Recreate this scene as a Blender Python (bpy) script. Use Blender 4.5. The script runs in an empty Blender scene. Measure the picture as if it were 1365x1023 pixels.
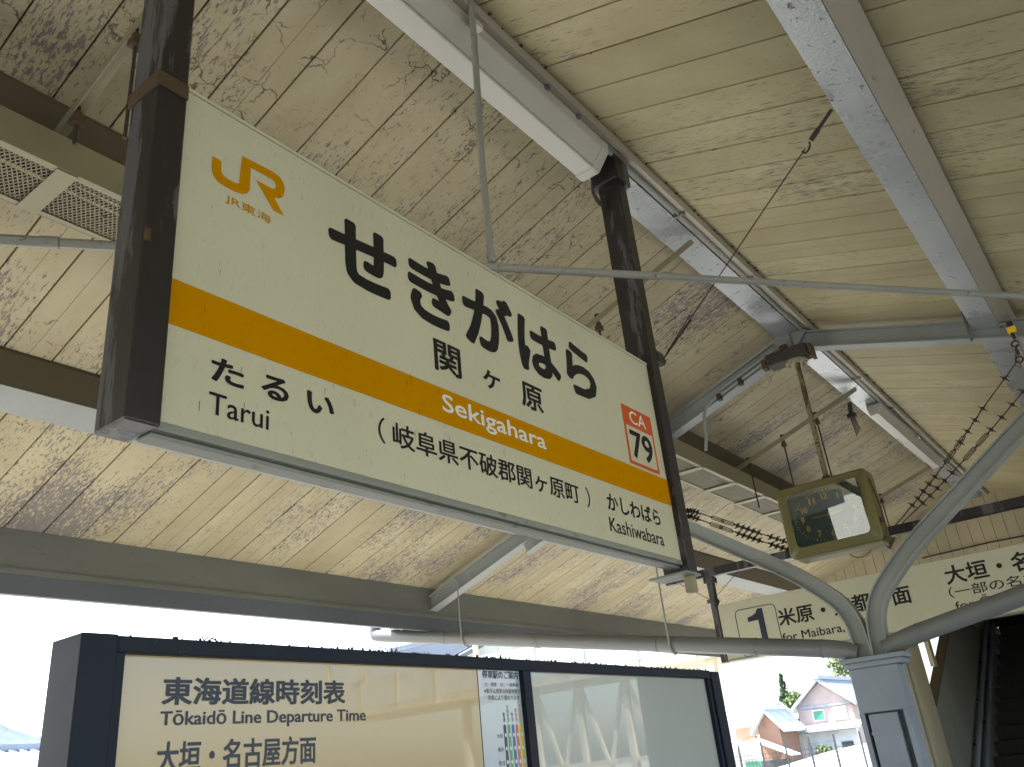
import bpy, math, random
from mathutils import Vector, Matrix
random.seed(7)
S = bpy.context.scene
COL = S.collection
R_ = math.radians

# ------------------------------------------------------------------ camera
cam_d = bpy.data.cameras.new('camera'); cam = bpy.data.objects.new('camera', cam_d); COL.objects.link(cam); S.camera = cam
cam_d.sensor_width = 36.0; cam_d.lens = 29.896; cam_d.clip_start = 0.05; cam_d.clip_end = 6000
ya, pi_, ro = -.611997684, .427946461, .105554981
fwd = Vector((math.sin(ya)*math.cos(pi_), math.cos(ya)*math.cos(pi_), math.sin(pi_)))
rt = Vector((math.cos(ya), -math.sin(ya), 0)); dn = fwd.cross(rt)
r2 = rt*math.cos(ro) + dn*math.sin(ro); d2 = -rt*math.sin(ro) + dn*math.cos(ro)
mw = Matrix((r2, -d2, -fwd)).transposed().to_4x4(); mw.translation = (1.85, 0, 1.55)
cam.matrix_world = mw

# ------------------------------------------------------------------ sky, sun, exposure
SUN_EL, SUN_AZ = 56.0, 250.0          # azimuth of the sun measured from +Y towards +X
w = bpy.data.worlds.new('World'); S.world = w; w.use_nodes = True
nt = w.node_tree; bg = nt.nodes['Background']
sk = nt.nodes.new('ShaderNodeTexSky'); sk.sky_type = 'NISHITA'; sk.sun_disc = False
sk.sun_elevation = R_(SUN_EL); sk.sun_rotation = R_(SUN_AZ); sk.air_density = 1.0; sk.dust_density = 3.0; sk.ozone_density = 1.0
nt.links.new(sk.outputs[0], bg.inputs[0]); bg.inputs[1].default_value = 0.15
sd = bpy.data.lights.new('sun', 'SUN'); so = bpy.data.objects.new('sun', sd); COL.objects.link(so)
sd.energy = 5.0; sd.angle = R_(0.5); sd.color = (1, .975, .93)
sdir = Vector((math.sin(R_(SUN_AZ))*math.cos(R_(SUN_EL)), math.cos(R_(SUN_AZ))*math.cos(R_(SUN_EL)), math.sin(R_(SUN_EL))))
so.rotation_euler = sdir.to_track_quat('Z', 'Y').to_euler(); so.location = (0, 0, 30)
S.view_settings.view_transform = 'Standard'; S.view_settings.look = 'None'
S.view_settings.exposure = 2.22; S.view_settings.gamma = 1.0; S.view_settings.use_curve_mapping = False
S.render.engine = 'CYCLES'
S.cycles.max_bounces = 10; S.cycles.diffuse_bounces = 7; S.cycles.glossy_bounces = 4
S.cycles.caustics_reflective = False; S.cycles.caustics_refractive = False
S.cycles.use_denoising = True

# ------------------------------------------------------------------ materials
def node(t, ty, **kw):
    n = t.nodes.new(ty)
    for k, v in kw.items():
        if k in n.inputs: n.inputs[k].default_value = v
        else: setattr(n, k, v)
    return n
def newmat(name, col=(.5, .5, .5), rough=.6, metal=0.0):
    m = bpy.data.materials.new(name); m.use_nodes = True
    b = m.node_tree.nodes['Principled BSDF']
    b.inputs['Base Color'].default_value = (*col, 1); b.inputs['Roughness'].default_value = rough; b.inputs['Metallic'].default_value = metal
    return m, m.node_tree, b
def pos(t, scale=(1, 1, 1), rot=(0, 0, 0)):
    g = node(t, 'ShaderNodeNewGeometry'); mp = node(t, 'ShaderNodeMapping')
    mp.inputs['Scale'].default_value = scale; mp.inputs['Rotation'].default_value = rot
    t.links.new(g.outputs['Position'], mp.inputs[0]); return mp.outputs[0]
def noise(t, vec, scale, detail=4, rough=.55, dist=0):
    n = node(t, 'ShaderNodeTexNoise', Scale=scale, Detail=detail, Roughness=rough, Distortion=dist)
    t.links.new(vec, n.inputs['Vector']); return n.outputs[0]
def ramp(t, fac, a, b, va=(0, 0, 0, 1), vb=(1, 1, 1, 1)):
    r = node(t, 'ShaderNodeValToRGB'); r.color_ramp.elements[0].position = a; r.color_ramp.elements[1].position = b
    r.color_ramp.elements[0].color = va; r.color_ramp.elements[1].color = vb
    t.links.new(fac, r.inputs[0]); return r.outputs[0]
def mix(t, fac, a, b, mode='MIX'):
    n = node(t, 'ShaderNodeMix', data_type='RGBA', blend_type=mode)
    for i, v in ((0, fac), (6, a), (7, b)):
        if isinstance(v, bpy.types.NodeSocket): t.links.new(v, n.inputs[i])
        elif i == 0: n.inputs[0].default_value = v
        else: n.inputs[i].default_value = (*v, 1)
    return n.outputs[2]
def mul(t, a, b, op='MULTIPLY'):
    n = node(t, 'ShaderNodeMath', operation=op)
    for i, v in ((0, a), (1, b)):
        if isinstance(v, bpy.types.NodeSocket): t.links.new(v, n.inputs[i])
        else: n.inputs[i].default_value = v
    return n.outputs[0]
def bump(t, b, h, strength=.3, dist=.01):
    n = node(t, 'ShaderNodeBump', Strength=strength, Distance=dist); t.links.new(h, n.inputs['Height']); t.links.new(n.outputs[0], b.inputs['Normal'])

K = .80                                 # darkens colours under the roof for less bounce light and deeper shade
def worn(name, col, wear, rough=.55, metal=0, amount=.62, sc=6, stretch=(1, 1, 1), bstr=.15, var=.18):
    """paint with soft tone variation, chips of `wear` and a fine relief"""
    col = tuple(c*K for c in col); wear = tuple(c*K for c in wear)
    m, t, b = newmat(name, col, rough, metal)
    v = pos(t, stretch)
    big = noise(t, v, 1.7, 4); tone = mix(t, ramp(t, big, .3, .7), tuple(c*(1-var) for c in col), tuple(min(1, c*(1+var*.6)) for c in col))
    chips = ramp(t, noise(t, v, sc, 10, .68), amount, amount+.03)
    dirt = ramp(t, noise(t, v, sc*7, 5, .7), .58, .74)
    c = mix(t, mul(t, dirt, .35), tone, tuple(x*.55 for x in wear)); c = mix(t, chips, c, wear)
    t.links.new(c, b.inputs['Base Color'])
    r = ramp(t, big, .2, .8, (rough*.8,)*3+(1,), (min(1, rough*1.25),)*3+(1,)); t.links.new(r, b.inputs['Roughness'])
    bump(t, b, mix(t, .5, noise(t, v, sc*3, 8, .6), chips), bstr, .004)
    return m

def plank_mat(name, base, grime, peelcol, peel_lo, web):
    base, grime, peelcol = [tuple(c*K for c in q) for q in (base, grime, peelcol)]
    m, t, b = newmat(name, base, .6)
    oi = node(t, 'ShaderNodeObjectInfo')
    tint = ramp(t, oi.outputs['Random'], 0, 1, (.86, .84, .80, 1), (1.05, 1.03, 1.0, 1))
    g = pos(t)
    # soft dirt clouds
    cl = ramp(t, noise(t, pos(t, (1.2, 2.5, 1.2)), 1.6, 6, .6), .32, .72)
    c = mix(t, cl, grime, base); c = mix(t, 1.0, c, tint, 'MULTIPLY')
    # streaks along the board
    st = ramp(t, noise(t, pos(t, (1.5, 40, 1.5)), 2.0, 6, .6), .45, .75)
    c = mix(t, mul(t, st, .16), c, grime)
    # peeled paint: flakes elongated along the board, gathered in patches
    fl = noise(t, pos(t, (6.2, 21, 6.2)) if web else pos(t, (3.6, 26, 3.6)), 3.2, 10, .66, .45)
    sx = node(t, 'ShaderNodeSeparateXYZ'); t.links.new(g, sx.inputs[0])
    pt = noise(t, pos(t, (.8, 1.1, .8)), 1.0, 3, .5)
    rnd = mul(t, mul(t, oi.outputs['Random'], .12), -.06, 'ADD')
    s = mul(t, mul(t, fl, mul(t, pt, .62), 'ADD'), rnd, 'ADD')
    if not web: s = mul(t, mul(t, fl, mul(t, pt, .40), 'ADD'), mul(t, rnd, .107, 'ADD'), 'ADD')
    if web:                      # the boards are barest towards the weathered eave
        wx = ramp(t, mul(t, sx.outputs[0], -.2), .16, .62); s = mul(t, s, mul(t, wx, .028), 'ADD')
    pl = ramp(t, s, peel_lo, peel_lo+.012)
    pc = mix(t, ramp(t, noise(t, pos(t, (3, 60, 3)), 3, 6), .35, .65), peelcol, tuple(x*.68 for x in peelcol))
    c = mix(t, pl, c, pc)
    # small dark specks
    sp = ramp(t, noise(t, pos(t, (1, 2.2, 1)), 34, 3, .5), .69, .75)
    c = mix(t, mul(t, sp, .75), c, (.07, .055, .045))
    # soot-laden cobwebs and cracks: thin broken lines
    if web:
        d = node(t, 'ShaderNodeVectorMath', operation='ADD'); nz = node(t, 'ShaderNodeTexNoise', Scale=5.0, Detail=5)
        t.links.new(g, nz.inputs['Vector']); sc = node(t, 'ShaderNodeVectorMath', operation='SCALE'); sc.inputs['Scale'].default_value = .33
        t.links.new(nz.outputs['Color'], sc.inputs[0]); t.links.new(g, d.inputs[0]); t.links.new(sc.outputs[0], d.inputs[1])
        vo = node(t, 'ShaderNodeTexVoronoi', feature='DISTANCE_TO_EDGE', Scale=4.6); t.links.new(d.outputs[0], vo.inputs['Vector'])
        ln = ramp(t, vo.outputs['Distance'], .006, .022, (1, 1, 1, 1), (0, 0, 0, 1))
        near = ramp(t, mul(t, sx.outputs[0], -.2), .26, .44, (.09, .09, .09, 1), (0, 0, 0, 1))
        mk = ramp(t, mul(t, noise(t, g, 1.3, 3), near, 'ADD'), .54, .62); mk2 = ramp(t, noise(t, g, 7, 4), .47, .56)
        c = mix(t, mul(t, mul(t, ln, mul(t, mk, mk2)), .9), c, (.075, .055, .04))
        vo2 = node(t, 'ShaderNodeTexVoronoi', feature='DISTANCE_TO_EDGE', Scale=11.0); t.links.new(d.outputs[0], vo2.inputs['Vector'])
        l2 = ramp(t, vo2.outputs['Distance'], .008, .03, (1, 1, 1, 1), (0, 0, 0, 1)); mk3 = ramp(t, mul(t, noise(t, g, 2.6, 5, .6), near, 'ADD'), .65, .72)
        c = mix(t, mul(t, mul(t, l2, mk3), .8), c, (.08, .06, .045))
        so_ = ramp(t, mul(t, noise(t, g, 14, 8, .7), near, 'ADD'), .70, .78); c = mix(t, mul(t, mul(t, so_, mk), .6), c, (.09, .07, .05))
    # grime gathers near the rafters / ends
    t.links.new(c, b.inputs['Base Color'])
    h = mix(t, .6, noise(t, pos(t, (2, 45, 2)), 2, 8), pl)
    bump(t, b, h, .35, .003)
    return m

M = {}
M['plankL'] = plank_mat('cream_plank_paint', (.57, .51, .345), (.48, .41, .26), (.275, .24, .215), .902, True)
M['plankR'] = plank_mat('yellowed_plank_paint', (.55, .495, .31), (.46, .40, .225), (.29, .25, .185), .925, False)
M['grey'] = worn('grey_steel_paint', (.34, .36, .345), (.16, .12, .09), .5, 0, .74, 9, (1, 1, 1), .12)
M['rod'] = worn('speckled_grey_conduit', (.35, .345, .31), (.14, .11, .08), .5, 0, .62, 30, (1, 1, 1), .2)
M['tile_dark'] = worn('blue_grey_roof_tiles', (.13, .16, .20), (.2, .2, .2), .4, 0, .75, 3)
M['eave'] = worn('grey_eave_paint', (.215, .22, .20), (.14, .12, .09), .55, 0, .78, 5, (1, .4, 1), .1)  # even grey, darker than the other steel paint
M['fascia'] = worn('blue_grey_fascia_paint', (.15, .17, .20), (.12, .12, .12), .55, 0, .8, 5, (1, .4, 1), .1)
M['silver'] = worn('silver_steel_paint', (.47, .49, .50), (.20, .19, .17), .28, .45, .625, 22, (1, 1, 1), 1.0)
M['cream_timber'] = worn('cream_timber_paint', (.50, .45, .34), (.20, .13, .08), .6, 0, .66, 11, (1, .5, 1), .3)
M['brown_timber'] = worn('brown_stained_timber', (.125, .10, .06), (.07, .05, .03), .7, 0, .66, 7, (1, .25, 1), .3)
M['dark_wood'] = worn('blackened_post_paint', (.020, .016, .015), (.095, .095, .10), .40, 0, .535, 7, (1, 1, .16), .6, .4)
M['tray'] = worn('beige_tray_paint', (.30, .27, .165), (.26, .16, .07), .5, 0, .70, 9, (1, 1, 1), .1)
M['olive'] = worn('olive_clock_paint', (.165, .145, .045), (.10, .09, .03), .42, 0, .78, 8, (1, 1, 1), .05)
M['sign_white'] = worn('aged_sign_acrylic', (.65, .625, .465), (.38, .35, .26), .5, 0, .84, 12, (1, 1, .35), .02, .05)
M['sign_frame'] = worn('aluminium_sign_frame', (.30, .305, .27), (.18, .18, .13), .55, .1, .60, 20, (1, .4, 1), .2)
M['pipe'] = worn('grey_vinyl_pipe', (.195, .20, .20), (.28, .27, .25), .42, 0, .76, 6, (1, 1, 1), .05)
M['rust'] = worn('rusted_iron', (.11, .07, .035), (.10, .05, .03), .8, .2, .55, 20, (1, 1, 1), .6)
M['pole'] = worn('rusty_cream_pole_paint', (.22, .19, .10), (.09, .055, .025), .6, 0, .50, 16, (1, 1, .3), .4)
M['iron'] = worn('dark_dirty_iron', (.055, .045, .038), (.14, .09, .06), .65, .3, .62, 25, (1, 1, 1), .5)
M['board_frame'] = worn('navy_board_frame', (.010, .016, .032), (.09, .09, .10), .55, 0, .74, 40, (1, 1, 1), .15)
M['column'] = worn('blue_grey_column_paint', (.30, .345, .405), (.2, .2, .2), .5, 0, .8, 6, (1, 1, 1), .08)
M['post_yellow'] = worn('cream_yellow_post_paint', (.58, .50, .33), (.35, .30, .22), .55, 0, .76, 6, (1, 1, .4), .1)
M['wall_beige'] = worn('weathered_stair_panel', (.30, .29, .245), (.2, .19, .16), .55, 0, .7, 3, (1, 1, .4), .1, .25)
M['dark'] = newmat('gloom_black', (.03, .028, .025), .8)[0]  # near black puts stairwell gloom and plank-gap shade into the colour
M['orange'] = worn('orange_stripe_print', (.60, .265, .0), (.36, .16, .01), .6, 0, .82, 12, (1, 1, .4), .02, .05)
M['red'] = newmat('vermilion_print', (.55, .085, .015), .35)[0]
M['ink'] = newmat('black_print', (.012, .012, .014), .35)[0]
M['white_ink'] = newmat('white_print', (.72, .70, .62), .35)[0]
M['navy_ink'] = newmat('navy_print', (.008, .014, .035), .4)[0]
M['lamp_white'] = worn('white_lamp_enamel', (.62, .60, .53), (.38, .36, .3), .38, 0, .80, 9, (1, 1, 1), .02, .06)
M['gold'] = newmat('golden_numeral_print', (.95, .62, .02), .5)[0]
M['face'] = newmat('green_clock_face', (.03, .06, .004), .5)[0]
def glossy(name, col, coat=1.0, rough=.5):
    m, t, b = newmat(name, col, rough); b.inputs['Coat Weight'].default_value = coat; b.inputs['Coat Roughness'].default_value = .015; b.inputs['Coat IOR'].default_value = 1.58
    return m
M['poster'] = glossy('beige_timetable_sheet', (.47, .345, .175)); M['panel_grey'] = glossy('pale_panel_behind_glass', (.39, .405, .385))
M['map_white'] = glossy('white_map_sheet', (.50, .54, .61))
m, t, b = newmat('clear_glass', (1, 1, 1), .02); b.inputs['Transmission Weight'].default_value = 1.0; b.inputs['IOR'].default_value = 1.5
# thin clear cover that lets light straight through and mirrors at a slant
tr = node(t, 'ShaderNodeBsdfTransparent'); gl = node(t, 'ShaderNodeBsdfGlossy', Roughness=.01); fr = node(t, 'ShaderNodeFresnel', IOR=1.5); mx = node(t, 'ShaderNodeMixShader')
t.links.new(fr.outputs[0], mx.inputs[0]); t.links.new(tr.outputs[0], mx.inputs[1]); t.links.new(gl.outputs[0], mx.inputs[2]); t.links.new(mx.outputs[0], t.nodes['Material Output'].inputs[0])
M['glass'] = m
m, t, b = newmat('curved_clock_glass', (1, 1, 1), .02)
tr = node(t, 'ShaderNodeBsdfTransparent'); gl = node(t, 'ShaderNodeBsdfGlossy', Roughness=.01); fr = node(t, 'ShaderNodeFresnel', IOR=2.5); mx = node(t, 'ShaderNodeMixShader')
t.links.new(fr.outputs[0], mx.inputs[0]); t.links.new(tr.outputs[0], mx.inputs[1]); t.links.new(gl.outputs[0], mx.inputs[2]); t.links.new(mx.outputs[0], t.nodes['Material Output'].inputs[0])
M['clock_glass'] = m
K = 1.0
M['concrete'] = worn('platform_concrete', (.40, .405, .38), (.3, .28, .25), .85, 0, .7, 2)
M['ballast'] = worn('track_ballast', (.28, .275, .25), (.16, .15, .13), .9, 0, .5, 30, (1, 1, 1), .8)
M['ground'] = worn('dry_ground', (.30, .31, .25), (.15, .18, .08), .9, 0, .6, .4)
M['rail'] = newmat('rail_steel', (.35, .30, .26), .35, .9)[0]
M['tile'] = worn('grey_roof_tiles', (.34, .37, .42), (.45, .45, .45), .35, 0, .75, 3)
M['roof_white'] = worn('pale_metal_roof', (.72, .76, .80), (.5, .5, .5), .4, .1, .8, 2)
M['house_white'] = worn('white_house_render', (.78, .80, .80), (.5, .5, .5), .8, 0, .8, 1)
M['house_pink'] = worn('pinkish_brown_render', (.50, .40, .36), (.4, .32, .3), .8, 0, .8, 1)
M['house_brown'] = worn('red_brown_cladding', (.30, .17, .115), (.2, .12, .08), .7, 0, .7, 2)
M['bridge'] = worn('pale_bridge_paint', (.55, .60, .62), (.4, .42, .42), .5, 0, .8, 3)
M['bridge_cream'] = worn('cream_bridge_paint', (.60, .55, .42), (.4, .35, .28), .5, 0, .8, 3)
M['window'] = newmat('dark_window_glass', (.05, .07, .08), .08)[0]
M['curtain'] = newmat('green_window_blind', (.08, .30, .20), .4)[0]
M['leaf'] = worn('green_leaves', (.055, .10, .025), (.10, .14, .03), .6, 0, .5, 3)
M['leaf_dark'] = worn('dark_conifer_leaves', (.05, .10, .06), (.05, .08, .03), .6, 0, .5, 3)
M['bark'] = newmat('bark', (.08, .06, .04), .9)[0]
M['hill'] = worn('wooded_hill', (.025, .05, .055), (.035, .065, .06), .9, 0, .5, .05, (1, 1, 1), .2)  # distance haze put into the colour as a blue tint
M['block'] = worn('dark_reflection_block', (.010, .018, .006), (.02, .02, .01), .9, 0, .6, 2)  # near-black green for the added mass mirrored in the clock glass
M['fence'] = newmat('dark_fence_metal', (.05, .055, .06), .5)[0]
for k_, v_ in (('orange', .0), ('board_frame', .25), ('ink', .3), ('sign_white', .3), ('plankL', .25), ('plankR', .25), ('brown_timber', .2)):
    M[k_].node_tree.nodes['Principled BSDF'].inputs['Specular IOR Level'].default_value = v_
for nm, c in (('ln_navy', (.03, .05, .10)), ('ln_green', (.10, .36, .14)), ('ln_blue', (.06, .15, .38)), ('ln_orange', (.62, .16, .03)), ('ln_yellow', (.62, .48, .02)), ('ln_purple', (.25, .05, .18))):
    M[nm] = newmat(nm.replace('ln_', '')+'_line_print', c, .4)[0]

# ------------------------------------------------------------------ builders
class MB:
    def __init__(s): s.v = []; s.f = []
    def add(s, vs, fs):
        o = len(s.v); s.v += [Vector(v) for v in vs]; s.f += [tuple(i+o for i in f) for f in fs]; return s
    def box(s, a, b):
        x0, x1 = sorted((a[0], b[0])); y0, y1 = sorted((a[1], b[1])); z0, z1 = sorted((a[2], b[2]))
        return s.add([(x0, y0, z0), (x1, y0, z0), (x1, y1, z0), (x0, y1, z0), (x0, y0, z1), (x1, y0, z1), (x1, y1, z1), (x0, y1, z1)],
                     [(3, 2, 1, 0), (4, 5, 6, 7), (0, 1, 5, 4), (1, 2, 6, 5), (2, 3, 7, 6), (3, 0, 4, 7)])
    def loft(s, rings, caps=True):
        n = len(rings[0]); vs = [p for r in rings for p in r]; fs = []
        for k in range(len(rings)-1):
            for i in range(n): fs.append((k*n+i, k*n+(i+1) % n, (k+1)*n+(i+1) % n, (k+1)*n+i))
        if caps: fs.append(tuple(range(n-1, -1, -1))); fs.append(tuple((len(rings)-1)*n+i for i in range(n)))
        return s.add(vs, fs)
    def prism(s, pts, axis, a, b):
        """2-D outline extruded along an axis: 'Y' takes (x,z), 'X' takes (y,z), 'Z' takes (x,y)"""
        g = {'Y': lambda p, c: (p[0], c, p[1]), 'X': lambda p, c: (c, p[0], p[1]), 'Z': lambda p, c: (p[0], p[1], c)}[axis]
        return s.loft([[g(p, a) for p in pts], [g(p, b) for p in pts]])
    def tube(s, pts, r, n=8, close=True):
        pts = [Vector(p) for p in pts]; rings = []; up = None
        for i, p in enumerate(pts):
            d = (pts[min(i+1, len(pts)-1)]-pts[max(i-1, 0)]).normalized()
            if up is None:
                up = Vector((0, 0, 1)) if abs(d.z) < .9 else Vector((1, 0, 0))
            u = d.cross(up).normalized(); v = u.cross(d).normalized(); up = v
            rr = r[i] if isinstance(r, (list, tuple)) else r
            rings.append([p+u*rr*math.cos(2*math.pi*k/n)+v*rr*math.sin(2*math.pi*k/n) for k in range(n)])
        return s.loft(rings, close)
    def bar(s, a, b, wd, ht, up=(0, 0, 1)):
        a = Vector(a); b = Vector(b); d = (b-a).normalized(); u = d.cross(Vector(up)).normalized(); v = u.cross(d).normalized()
        return s.loft([[p+u*x*wd/2+v*y*ht/2 for x, y in ((-1, -1), (1, -1), (1, 1), (-1, 1))] for p in (a, b)])
    def disc(s, c, nrm, r, h, n=16):
        nrm = Vector(nrm).normalized(); return s.tube([Vector(c), Vector(c)+nrm*h], r, n)
    def torus(s, c, ax, ay, R, r, a0=0, a1=360, n=14, m=6):
        c = Vector(c); ax = Vector(ax); ay = Vector(ay)
        return s.tube([c+ax*R*math.cos(R_(a0+(a1-a0)*i/n))+ay*R*math.sin(R_(a0+(a1-a0)*i/n)) for i in range(n+1)], r, m)
    def build(s, name, mat, parent=None, smooth=False, bevel=0, **props):
        org = parent.get('_o', None) if parent is not None else None
        o3 = Vector(org) if org is not None else Vector((0, 0, 0))
        me = bpy.data.meshes.new(name); me.from_pydata([v-o3 for v in s.v], [], s.f); me.update()
        if smooth:
            for p in me.polygons: p.use_smooth = True
            try: me.set_sharp_from_angle(angle=R_(40))
            except Exception: pass
        me.materials.append(mat)
        o = bpy.data.objects.new(name, me); COL.objects.link(o)
        if parent is not None: o.parent = parent; o['_o'] = tuple(o3)
        if bevel:
            bm_ = o.modifiers.new('bevel', 'BEVEL'); bm_.width = bevel; bm_.segments = 2; bm_.limit_method = 'ANGLE'
        for k, v in props.items(): o[k] = v
        return o

def thing(name, label, cat, loc=(0, 0, 0), group=None):
    o = bpy.data.objects.new(name, None); COL.objects.link(o); o.location = loc; o['_o'] = tuple(loc)
    o['label'] = label; o['category'] = cat; o.empty_display_size = .1
    if group: o['group'] = group
    return o
def copy_tree(o, off, label, parent=None):
    c = o.copy(); COL.objects.link(c)
    if parent is None: c.location = o.location+Vector(off); c['label'] = label
    else: c.parent = parent
    for ch in [x for x in bpy.data.objects if x.parent == o and x is not c]: copy_tree(ch, off, label, c)
    return c

def glyphs(txt, bold=0.0, shear=0):
    """flat letter mesh from Blender's own built-in font; bold = stroke growth in em"""
    cu = bpy.data.curves.new('lettering', 'FONT'); cu.body = txt; cu.size = 1; cu.resolution_u = 3
    ob = bpy.data.objects.new('lettering', cu); COL.objects.link(ob); bpy.context.view_layer.update()
    me = bpy.data.meshes.new_from_object(ob); vs = [v.co.copy() for v in me.vertices]; fs = [tuple(p.vertices) for p in me.polygons]
    bpy.data.objects.remove(ob); bpy.data.curves.remove(cu); bpy.data.meshes.remove(me)
    V = []; F = []; n = 10 if bold > .02 else 6
    offs = [(0, 0)]+([(bold*math.cos(2*math.pi*k/n), bold*math.sin(2*math.pi*k/n)) for k in range(n)] if bold else [])
    for i, (dx, dy) in enumerate(offs):
        o = len(V); V += [Vector((v.x+dx, v.y+dy, i)) for v in vs]; F += [tuple(q+o for q in f) for f in fs]
    return V, F
def lettering(txt, frame, u0, u1, v0, v1, mat, parent, bold=0.0, name='lettering'):
    """fit the text into u0..u1 × v0..v1 of a plane; frame = (origin, u axis, v axis, normal)"""
    V, F = glyphs(txt, bold); O, U, W, N = [Vector(a) for a in frame]
    x0 = min(v.x for v in V); x1 = max(v.x for v in V); y0 = min(v.y for v in V); y1 = max(v.y for v in V)
    mb = MB(); mb.add([O+U*(u0+(v.x-x0)/(x1-x0)*(u1-u0))+W*(v0+(v.y-y0)/(y1-y0)*(v1-v0))+N*(.0012+.00004*v.z) for v in V], F)
    return mb.build(name, mat, parent, kind='part')
def poly(frame, pts, mat, parent, name, h=.0008):
    O, U, W, N = [Vector(a) for a in frame]; mb = MB()
    n = len(pts); mb.add([O+U*p[0]+W*p[1]+N*h for p in pts], [tuple(range(n))])
    return mb.build(name, mat, parent)
def rect(frame, u0, u1, v0, v1, mat, parent, name, h=.0006): return poly(frame, [(u0, v0), (u1, v0), (u1, v1), (u0, v1)], mat, parent, name, h)
def outline(u0, u1, v0, v1, r, n=5):
    pts = []
    for cx, cy, a in ((u1-r, v0+r, -90), (u1-r, v1-r, 0), (u0+r, v1-r, 90), (u0+r, v0+r, 180)):
        for i in range(n+1): pts.append((cx+r*math.cos(R_(a+90*i/n)), cy+r*math.sin(R_(a+90*i/n))))
    return pts

A, T = 4.91, .3336                       # underside of the planks: z = A - T*|x|
def roof(x, d=0): return A-T*abs(x)-d

# ------------------------------------------------------------------ ground
def struct(mb, name, mat, **k): return mb.build(name, mat, None, kind='structure', **k)
gm = MB(); n = 40
for i in range(n+1):
    for j in range(n+1):
        x = (i/n*2-1); y = (j/n*2-1); gm.v.append(Vector((x*abs(x)*2500, y*abs(y)*2500, -1.35)))
gm.f = [(i*(n+1)+j, (i+1)*(n+1)+j, (i+1)*(n+1)+j+1, i*(n+1)+j+1) for i in range(n) for j in range(n)]
struct(gm, 'ground', M['ground'])
struct(MB().box((-14, -60, -1.34), (-4.45, 140, -1.15)), 'track_bed', M['ballast'])
struct(MB().box((4.45, -60, -1.34), (14, 140, -1.15)), 'track_bed', M['ballast'])
pf = MB().box((-4.4, -40, -1.34), (4.4, 60, 0)); struct(pf, 'platform', M['concrete'])
for xx in (-6.6, -5.53, -11.2, -10.13, 5.53, 6.6, 10.13, 11.2):
    o = MB().box((xx-.035, -60, -1.15), (xx+.035, 140, -1.0)).build('rail', M['rail'], None, kind='structure')
# hills to the left
hm = MB(); N = 90; rows = []
for k, (dist, hb) in enumerate(((330, 0), (420, 30), (560, 62), (800, 70))):
    for i in range(N+1):
        a = R_(-105+i*110/N); h = hb*(.72+.28*math.sin(i*.23+k)+.10*math.sin(i*.71+2*k)+.05*math.sin(i*1.7)) if hb else -3
        fade = max(.25, min(1.0, (62-i)/25.0)) if hb else 1
        hm.v.append(Vector((math.sin(a)*dist, math.cos(a)*dist, h*fade)))
hm.f = [(k*(N+1)+i, k*(N+1)+i+1, (k+1)*(N+1)+i+1, (k+1)*(N+1)+i) for k in range(3) for i in range(N)]
struct(hm, 'hills', M['hill'], smooth=True)

# ------------------------------------------------------------------ canopy
YA, YB = -3.2, 15.0
can = thing('platform_canopy', 'gabled timber and steel platform roof with peeling cream planks overhead', 'canopy', (0, 6.96, 0))
def plank_mesh(sg, groove):
    w2 = .1283; c = .003; x1 = 4.40
    prof = [(-w2, 0+c), (-w2+c, 0), (w2-c, 0), (w2, c), (w2, .018), (-w2, .018)]
    if groove: prof = [(-w2, c), (-w2+c, 0), (-.002, 0), (0, .004), (.002, 0), (w2-c, 0), (w2, c), (w2, .018), (-w2, .018)]
    mb = MB(); mb.loft([[(sg*x, y, -T*x+z) for y, z in prof] for x in (.012, x1*.5, x1)])
    if sg > 0: mb.f = [tuple(reversed(f)) for f in mb.f]
    me = bpy.data.meshes.new('plank'); me.from_pydata(mb.v, [], mb.f); me.update(); me.materials.append(M['plankL'] if sg < 0 else M['plankR']); return me
for sg, y0 in ((-1, 2.552), (1, 2.926)):
    ms = [plank_mesh(sg, 0), plank_mesh(sg, 1)]
    y = y0-.265*math.floor((y0-YA)/.265)+.1325
    while y < YB+.12:
        o = bpy.data.objects.new('plank', ms[1 if random.random() < .35 else 0]); COL.objects.link(o); o.parent = can
        o.location = (0, y-6.96+random.uniform(-.0015, .0015), A+random.uniform(-.0012, .0012)); y += .265
    dk = MB().prism([(sg*.0, A+.022), (sg*4.95, roof(4.95)+.022), (sg*4.95, roof(4.95)+.07), (sg*.0, A+.075)], 'Y', -14, YB+.1)
    dk.build('roof_deck', M['dark'], can)  # deck coloured near black so the gaps between planks look shaded
    MB().prism([(sg*.01, A), (sg*4.4, roof(4.4)), (sg*4.4, roof(4.4)+.018), (sg*.01, A+.018)], 'Y', -14, YA-.03).build('boarding', M['plankL'], can)
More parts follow.
